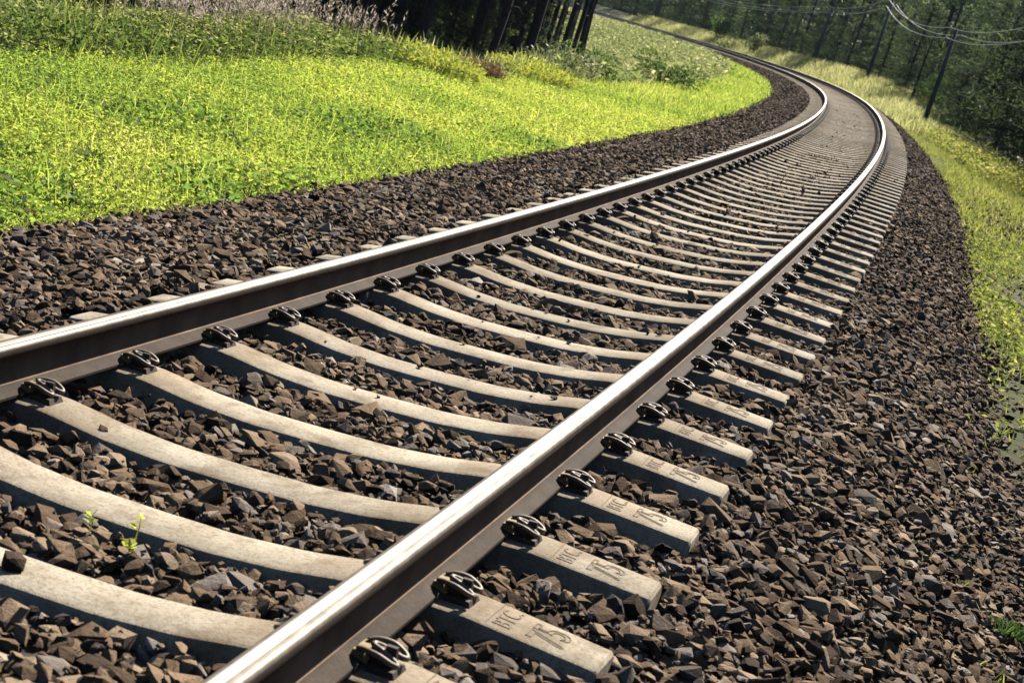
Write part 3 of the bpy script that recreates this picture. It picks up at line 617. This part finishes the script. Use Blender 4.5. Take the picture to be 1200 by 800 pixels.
def bush(name, label, cat, s, lat, rx, rz, n, mat, group=None, lf=.12, trunk=False, dz=0):
    c = []
    for q in range(9):
        ctr = np.array([rng.normal(0, rx*.42), rng.normal(0, rx*.42), rz*rng.uniform(.3, .8)]); m = n//9
        d = rand_dirs(m); P = ctr+d*np.array([rx*.5, rx*.5, rz*.34])*rng.uniform(.5, 1.05, (m, 1))**.6; P[:, 2] = np.maximum(P[:, 2], .02)
        D = unit(d*.7+rng.normal(0, .6, (m, 3))); W = unit(np.cross(D, rand_dirs(m))); V, F = leaf_cards(P, D, W, lf*rng.uniform(.6, 1.4, m), lf*.42)
        c.append((V, [F], np.repeat(np.clip(rng.normal(.5, .26, m), 0, 1), 4)))
    st = []
    for q in range(5):
        a = rng.uniform(0, 6.28); st.append(tube([(0, 0, -.1), (math.cos(a)*rx*.2, math.sin(a)*rx*.2, rz*.35), (math.cos(a)*rx*.4, math.sin(a)*rx*.4, rz*.7)], [.03, .02, .008], 6))
    return plant_obj(name, label, cat, s, lat, c, mat, st, group, dz)
bush('weed_bush', 'dark green bushy weed at the lower edge of the slope, left one of the pair', 'bush', 31.5, -5.5, .75, .75, 1600, M_BUSH, 'bushy weeds on the slope', .09)
bush('weed_bush', 'dark green bushy weed beside the bright grass spur of the bend', 'bush', 38, -4.75, .7, .75, 1600, M_BUSH, 'bushy weeds on the slope', .09)
bush('weed_bush', 'pale silvery weed bush between the goldenrod and the dark bushes', 'bush', 28.6, -5.6, .8, .55, 1500, M_PALEB, 'bushy weeds on the slope', .08)
bush('lineside_bush', 'pale silvery bush standing beside the outer rail far round the bend', 'bush', 143, 6.2, .7, 1.6, 900, M_PALEB, 'bushes beside the far track', .22)
bush('lineside_bush', 'round dark bush on a short stem beside the far track', 'bush', 160, 6.8, 1.1, 2.2, 1100, M_BUSH, 'bushes beside the far track', .26)
bush('lineside_bush', 'grey green low bush left of the pale silvery one', 'bush', 149, 5.2, 1.3, 1.0, 1200, M_SLOPE, 'bushes beside the far track', .22)
def umbel(label, s, lat, h):
    n = 40; P = np.zeros((n, 3)); P[:, 0] = rng.normal(0, .12, n); P[:, 1] = rng.normal(0, .12, n); P[:, 2] = h*rng.uniform(.7, 1.05, n)
    D = rand_dirs(n, 0, 1); W = unit(np.cross(D, rand_dirs(n))); V, F = leaf_cards(P, D, W, .09, .06); fl = (V, [F], np.repeat(rng.uniform(0, 1, n), 4))
    stems = [tube([(0, 0, -.05), P[k]*np.array([.6, .6, .6]), P[k]], [.008, .006, .003], 5) for k in range(0, n, 5)]
    plant_obj('flowering_weed', label, 'flowering weed', s, lat, [fl], M_WHITE, stems, 'pale flowering weeds on the right verge')
umbel('tallest pale flowering weed on the verge before the dark pines', 62, 6.0, .75)
umbel('pale flowering weed on the right verge, second up from the frame edge', 55, 5.7, .55)
umbel('pale flowering weed on the verge nearest the right edge', 49, 5.5, .6)
umbel('lowest pale flowering weed in the middle of the verge row', 52, 5.4, .35)

# ------------------------------------------------------------------ trees
def tree_trunk(H, r, kinks=.15, stubs=0):
    z = np.linspace(-.6, H, 12); p = np.stack([np.cumsum(rng.normal(0, kinks*.18, 12)), np.cumsum(rng.normal(0, kinks*.18, 12)), z], -1); p -= [*p[1, :2], 0]
    parts = [tube(p, r*np.interp(z, [-.6, 0, H*.6, H], [1.35, 1.05, .6, .12]), 9)]
    for k in range(stubs):
        h = rng.uniform(1.5, H*.6); a = rng.uniform(0, 6.28); q = np.array([np.interp(h, z, p[:, 0]), np.interp(h, z, p[:, 1]), h]); L = rng.uniform(.4, 1.4)
        parts.append(tube([q, q+np.array([math.cos(a)*L*.6, math.sin(a)*L*.6, .05]), q+np.array([math.cos(a)*L, math.sin(a)*L, -.1])], [.03, .02, .006], 5))
    V, F, _ = merge(parts); return V, F, p
def clump_leaves(C, R, m, L, wd, updir=.25):
    n = len(C)*m; ctr = np.repeat(C, m, 0); d = rand_dirs(n); rr = np.repeat(R, m)[:, None]
    P = ctr+d*rr*np.array([1, 1, .55])*rng.uniform(.25, 1, (n, 1)); D = unit(d+rng.normal(0, .45, (n, 3))+np.array([0, 0, updir])); W = unit(np.cross(D, rand_dirs(n)))
    V, F = leaf_cards(P, D, W, L*rng.uniform(.6, 1.35, n), wd*rng.uniform(.7, 1.3, n))
    t = np.repeat(np.clip(np.repeat(rng.normal(.42, .28, len(C)), m)+rng.normal(0, .13, n), 0, 1), 4); return V, [F], t
def pine_edge(H, low, spread, m=30, leaf=.17, dens=1.0):
    V, F, p = tree_trunk(H, .16, .2); trunk = (V, F)
    C, R, limbs = [], [], []
    z = low
    while z < H*.98:
        t = (z-low)/(H-low); reach = spread*(1-t)**.75*rng.uniform(.75, 1.1)+.25
        for q in range(max(3, int(round(5*dens*rng.uniform(.7, 1.2))))):
            a = rng.uniform(0, 6.28); L = reach*rng.uniform(.6, 1.15); base = np.array([np.interp(z, p[:, 2], p[:, 0]), np.interp(z, p[:, 2], p[:, 1]), z+rng.uniform(-.15, .15)])
            dr = rng.uniform(-.22, .15); tip = base+np.array([math.cos(a)*L, math.sin(a)*L, dr*L+.1]); mid = (base+tip)/2+np.array([0, 0, -.04*L])
            limbs.append(tube([base, mid, tip], [.035, .022, .008], 5))
            for u in np.linspace(.3, 1, max(2, int(L/.42))):
                side = rng.normal(0, .16*L, 1)*np.array([-math.sin(a), math.cos(a)])
                C.append(base*(1-u)+tip*u+np.array([side[0], side[1], rng.normal(0, .06)])); R.append(rng.uniform(.2, .36))
        z += rng.uniform(.38, .62)*(1+.3*t)
    V, F, T = merge([clump_leaves(np.array(C), np.array(R), m, leaf, leaf*.24)]); cr = np_mesh('crown', V, F, T, mats=[M_NEEDLE])
    V, F, _ = merge([trunk]+limbs); tr = np_mesh('trunk', V, F, smooth=True, mats=[M_BARK])
    return tr, cr
def pine_tall(H, r, crown0, leaf=.42):
    V, F, p = tree_trunk(H, r, .2, 7); tr = np_mesh('trunk', V, F, smooth=True, mats=[M_BARK])
    n = 40; z = rng.uniform(crown0, H, n); t = (z-crown0)/(H-crown0); a = rng.uniform(0, 6.28, n); rad = 2.4*(1-t)**.6*np.sqrt(rng.uniform(0.05, 1, n))
    C = np.stack([p[-1, 0]*.7+np.cos(a)*rad, p[-1, 1]*.7+np.sin(a)*rad, z], -1); V, F, T = clump_leaves(C, rng.uniform(.6, 1.1, n), 34, leaf, leaf*.36)
    return tr, np_mesh('crown', V, F, T, mats=[M_NEEDLE])
def broadleaf(H, spread):
    V, F, p = tree_trunk(H*.8, .09, .3); tr = np_mesh('trunk', V, F, smooth=True, mats=[M_BARK])
    n = 60; z = rng.uniform(.4, H, n); a = rng.uniform(0, 6.28, n); rad = spread*np.sin(np.clip((z/H)*.85+.12, 0, 1)*np.pi)**.7*np.sqrt(rng.uniform(0, 1, n))
    C = np.stack([np.cos(a)*rad, np.sin(a)*rad, z], -1); V, F, T = clump_leaves(C, rng.uniform(.3, .55, n), 110, .10, .055)
    return tr, np_mesh('crown', V, F, T, mats=[M_BUSH])
EDGE = [pine_edge(12, .5, 3.0), pine_edge(14, .9, 3.3), pine_edge(10, .3, 2.7), pine_edge(13, 1.4, 3.4, dens=.85), pine_edge(8, .2, 2.2)]
TALL = [pine_tall(18, .105, 6.5), pine_tall(19, .125, 7.5), pine_tall(17, .09, 6), pine_tall(18, .115, 7)]
BROAD = [broadleaf(4.5, 1.6), broadleaf(3.2, 1.4)]
def plant_tree(name, proto, s, lat, label, cat, group, scale=1, dz=0, rz=None):
    r = bpy.data.objects.new(name, None); col.objects.link(r); r.location = world_pt(s, lat, ground_h(s, lat)+dz); r.empty_display_size = .3
    r.rotation_euler = (rng.normal(0, .012), rng.normal(0, .012), rng.uniform(0, 6.28) if rz is None else rz); r.scale = (scale,)*3; tag(r, label, cat, group)
    link('trunk', proto[0], r); link('crown', proto[1], r)
    return r
cnt = 0
# wood left of the track: bare trunks in deep shade
def wood_edge(s): return np.interp(s, [10, 20, 28, 36, 45, 60, 75, 90, 105, 118], [14, 13.5, 12.5, 10.8, 8.9, 10.0, 11.0, 12.0, 13.5, 19])
for s0 in np.arange(16, 122, 3.1):
    for q, dl in enumerate((0, 1.9, 4.6, 7.6, 11, 15)):
        if s0 > 110 and q < 2: continue
        s = s0+rng.uniform(-1.3, 1.3); lat = -float(wood_edge(s))-dl-rng.uniform(0, 1.4)
        P = world_pt(np.array([s]), np.array([lat]), 0.5)
        D = P[0]-CX; z = D@FW; x = D@RT/z/.3114
        if x < -1.25 or x > 1.2: continue
        plant_tree('pine_tree', TALL[rng.integers(len(TALL))], s, lat, 'tall bare trunked pine in the shaded wood behind the meadow weeds', 'tree', 'pines of the left wood', rng.uniform(.85, 1.15)); cnt += 1
# undergrowth of the left wood
for s0 in np.arange(20, 118, 1.15):
    lat = -float(wood_edge(s0))-rng.uniform(1.2, 11)
    plant_tree('young_conifer', EDGE[4], s0, lat, 'young conifer in deep shade between the trunks of the left wood', 'tree', 'young conifers of the left wood', rng.uniform(.28, .8)); cnt += 1
for s, lat, sc in ((26, -12.8, .8), (29, -12.4, .75), (32, -12.0, .7), (22, -13.6, .9), (19, -13.8, .8), (24, -14.6, 1.0), (16, -14.5, 1.0)):
    plant_tree('edge_spruce', EDGE[2], s, lat, 'bluish dark young conifer massed behind the reed plumes', 'tree', 'dark conifers behind the plumes', sc); cnt += 1
# right wood
k = 0
for s0 in np.arange(34, 250, 4.2):
    lat = float(np.interp(s0, [34, 54, 62, 80, 110, 250], [7.9, 7.5, 9.0, 9.2, 9.8, 11.5]))+rng.uniform(-.8, 1.2)
    plant_tree('pine_tree', EDGE[rng.integers(4)], s0+rng.uniform(-1.2, 1.2), lat, 'dark pine with low boughs along the edge of the right wood', 'tree', 'edge pines of the right wood', rng.uniform(.85, 1.2)*(1-.48*float(sstep(70, 95, s0)))); cnt += 1
for l0, st in ((14, 5.2), (18.5, 6), (24, 8)):
    for s0 in np.arange(30, 262, st):
        pr = EDGE[rng.integers(5)] if rng.uniform() < .55 else TALL[rng.integers(4)]
        plant_tree('pine_tree', pr, s0+rng.uniform(-1.5, 1.5), l0+rng.uniform(-1.5, 1.5), 'pine deep in the dark wood right of the bend', 'tree', 'inner pines of the right wood', rng.uniform(.85, 1.2)); cnt += 1
for s, lat, sc in ((64, 9.0, .9), (70, 9.4, 1.0), (56, 8.5, .8), (98, 9.3, .8), (84, 8.6, .8)):
    plant_tree('young_broadleaf', BROAD[0 if sc >= .9 else 1], s, lat, 'light green young broadleaf tree in front of the right hand pines', 'tree', 'young broadleaf trees on the right', sc); cnt += 1
print('trees', cnt)
# far-off wood closing the view, and unseen foliage added to dim the sky
parts = []
n = 46000; s = rng.uniform(20, 420, n); lat = rng.uniform(36, 50, n); z = rng.uniform(0, 15, n)*np.clip(1-(.2*np.sin(s*.7)**2), 0, 1)
P = world_pt(s, lat, ground_h(s, lat)+z); D = rand_dirs(n); W = unit(np.cross(D, rand_dirs(n))); V, F = leaf_cards(P, D, W, rng.uniform(.9, 1.7, n), .7); parts.append((V, [F], np.repeat(rng.uniform(0, 1, n), 4)))
n = 9000; s = rng.uniform(-10, 150, n); lat = -rng.uniform(38, 48, n); z = rng.uniform(0, 14, n)
P = world_pt(s, lat, ground_h(s, lat)+z); D = rand_dirs(n); W = unit(np.cross(D, rand_dirs(n))); V, F = leaf_cards(P, D, W, rng.uniform(.9, 1.7, n), .7); parts.append((V, [F], np.repeat(rng.uniform(0, 1, n), 4)))
n = 9000; s = rng.uniform(-58, 30, n); lat = rng.uniform(15, 36, n); z = rng.uniform(0, 15, n)
P = world_pt(s, lat, ground_h(s, lat)+z); D = rand_dirs(n); W = unit(np.cross(D, rand_dirs(n))); V, F = leaf_cards(P, D, W, rng.uniform(.9, 1.7, n), .7); parts.append((V, [F], np.repeat(rng.uniform(0, 1, n), 4)))
n = 12000; s = rng.uniform(-58, -22, n); lat = rng.uniform(-45, 36, n); z = rng.uniform(0, 16, n)  # foliage block added behind the camera to cut sky light on near faces
P = world_pt(s, lat, ground_h(s, lat)+z); P = P[np.abs(lat) > 5]; n = len(P); D = rand_dirs(n); W = unit(np.cross(D, rand_dirs(n))); V, F = leaf_cards(P, D, W, rng.uniform(.9, 1.7, n), .7); parts.append((V, [F], np.repeat(rng.uniform(0, 1, n), 4)))
V, F, T = merge(parts)
tag(link('far_wood_and_sky_screen', np_mesh('far_wood_and_sky_screen', V, F, T, mats=[M_FAR])), 'dark mass of the wood closing the view behind the trees, plus unseen foliage added behind the camera to dim the sky', 'wood', None, 'stuff')

# ------------------------------------------------------------------ poles and wires
POLES = [(38, 5.6, 5.4, False), (75, 5.05, 4.75, True), (110, 7.5, 5.5, True), (131, 8.3, 4.6, True), (190, 9, 4.8, True)]
LABELS = [None, 'dark wooden pole nearest the camera, leaning right in the picture before the pines', 'second wooden pole along the bank, rising above dry grass', 'third pole, farther along the bank, with a slanting strut', 'small grey pole far off where the track leaves the picture']
tops = []
for (s, lat, h, vis), lab in zip(POLES, LABELS):
    base = world_pt(s, lat, ground_h(s, lat)); th = float(np.interp(s, S, TH))
    arm = [(-.30, h-.12), (.30, h-.32), (-.30, h-.60)]
    M = lambda x, z: base+np.array([math.cos(th)*x, math.sin(th)*x, z])
    tops.append([M(x, z+.12) for x, z in arm])
    r = bpy.data.objects.new('utility_pole', None); col.objects.link(r); r.location = base; r.rotation_euler = (0, 0, th)
    tag(r, lab or 'wooden wire pole on the right verge just outside the picture', 'utility pole', 'wire poles beside the track')
    V, F = tube([(0, 0, -.5), (.01, 0, h*.5), (0, 0, h)], [.12, .105, .085], 10); link('shaft', np_mesh('shaft', V, F, smooth=True, mats=[M_POLE]), r)
    if lab and 'strut' in lab:
        V, F = tube([(.15, 1.6, -.4), (.02, .1, h*.86)], [.11, .08], 8); link('strut', np_mesh('strut', V, F, smooth=True, mats=[M_POLE]), r)
    for x, z in arm:
        V, F = tube([(0, 0, z-.05), (x*.8, 0, z-.05), (x, 0, z-.02), (x, 0, z+.05)], .014, 6); b = link('bracket', np_mesh('bracket', V, F, smooth=True, mats=[M_IRON]), r)
        V, F = tube([(x, 0, z+.02), (x, 0, z+.05), (x, 0, z+.08), (x, 0, z+.11), (x, 0, z+.15)], [.035, .05, .035, .045, .02], 10); link('insulator', np_mesh('insulator', V, F, smooth=True, mats=[M_CERAMIC]), b)
WL = ['upper left overhead wire strung between the poles', 'overhead wire on the right side of the poles', 'lowest overhead wire strung along the poles']
for w in range(3):
    pts = []
    for a, b in zip(tops[:-1], tops[1:]):
        L = np.linalg.norm(b[w]-a[w]); t = np.linspace(0, 1, 24, endpoint=False)[:, None]
        pts.append(a[w]*(1-t)+b[w]*t-np.array([0, 0, 1])*4*(.016*L)*t*(1-t))
    pts.append(tops[-1][w][None]); V, F = tube(np.concatenate(pts), .015, 6)
    tag(link('overhead_wire', np_mesh('overhead_wire', V, F, smooth=True, mats=[M_WIRE])), WL[w], 'wire', 'overhead wires')

# ------------------------------------------------------------------ air
def haze(density):
    V, F = box(-360, 160, -75, 420, -20, 34)
    m = bpy.data.materials.new('hazy_air'); m.use_nodes = True; nt = m.node_tree; nt.nodes.remove(nt.nodes['Principled BSDF'])
    v = nt.nodes.new('ShaderNodeVolumePrincipled'); v.inputs['Color'].default_value = (.62, .80, 1, 1); v.inputs['Density'].default_value = density
    nt.links.new(v.outputs[0], [x for x in nt.nodes if x.type == 'OUTPUT_MATERIAL'][0].inputs['Volume'])
    tag(link('haze', np_mesh('haze', V, F, mats=[m])), 'thin bluish air between the camera and the far wood', 'haze', None, 'stuff')
haze(.00011)
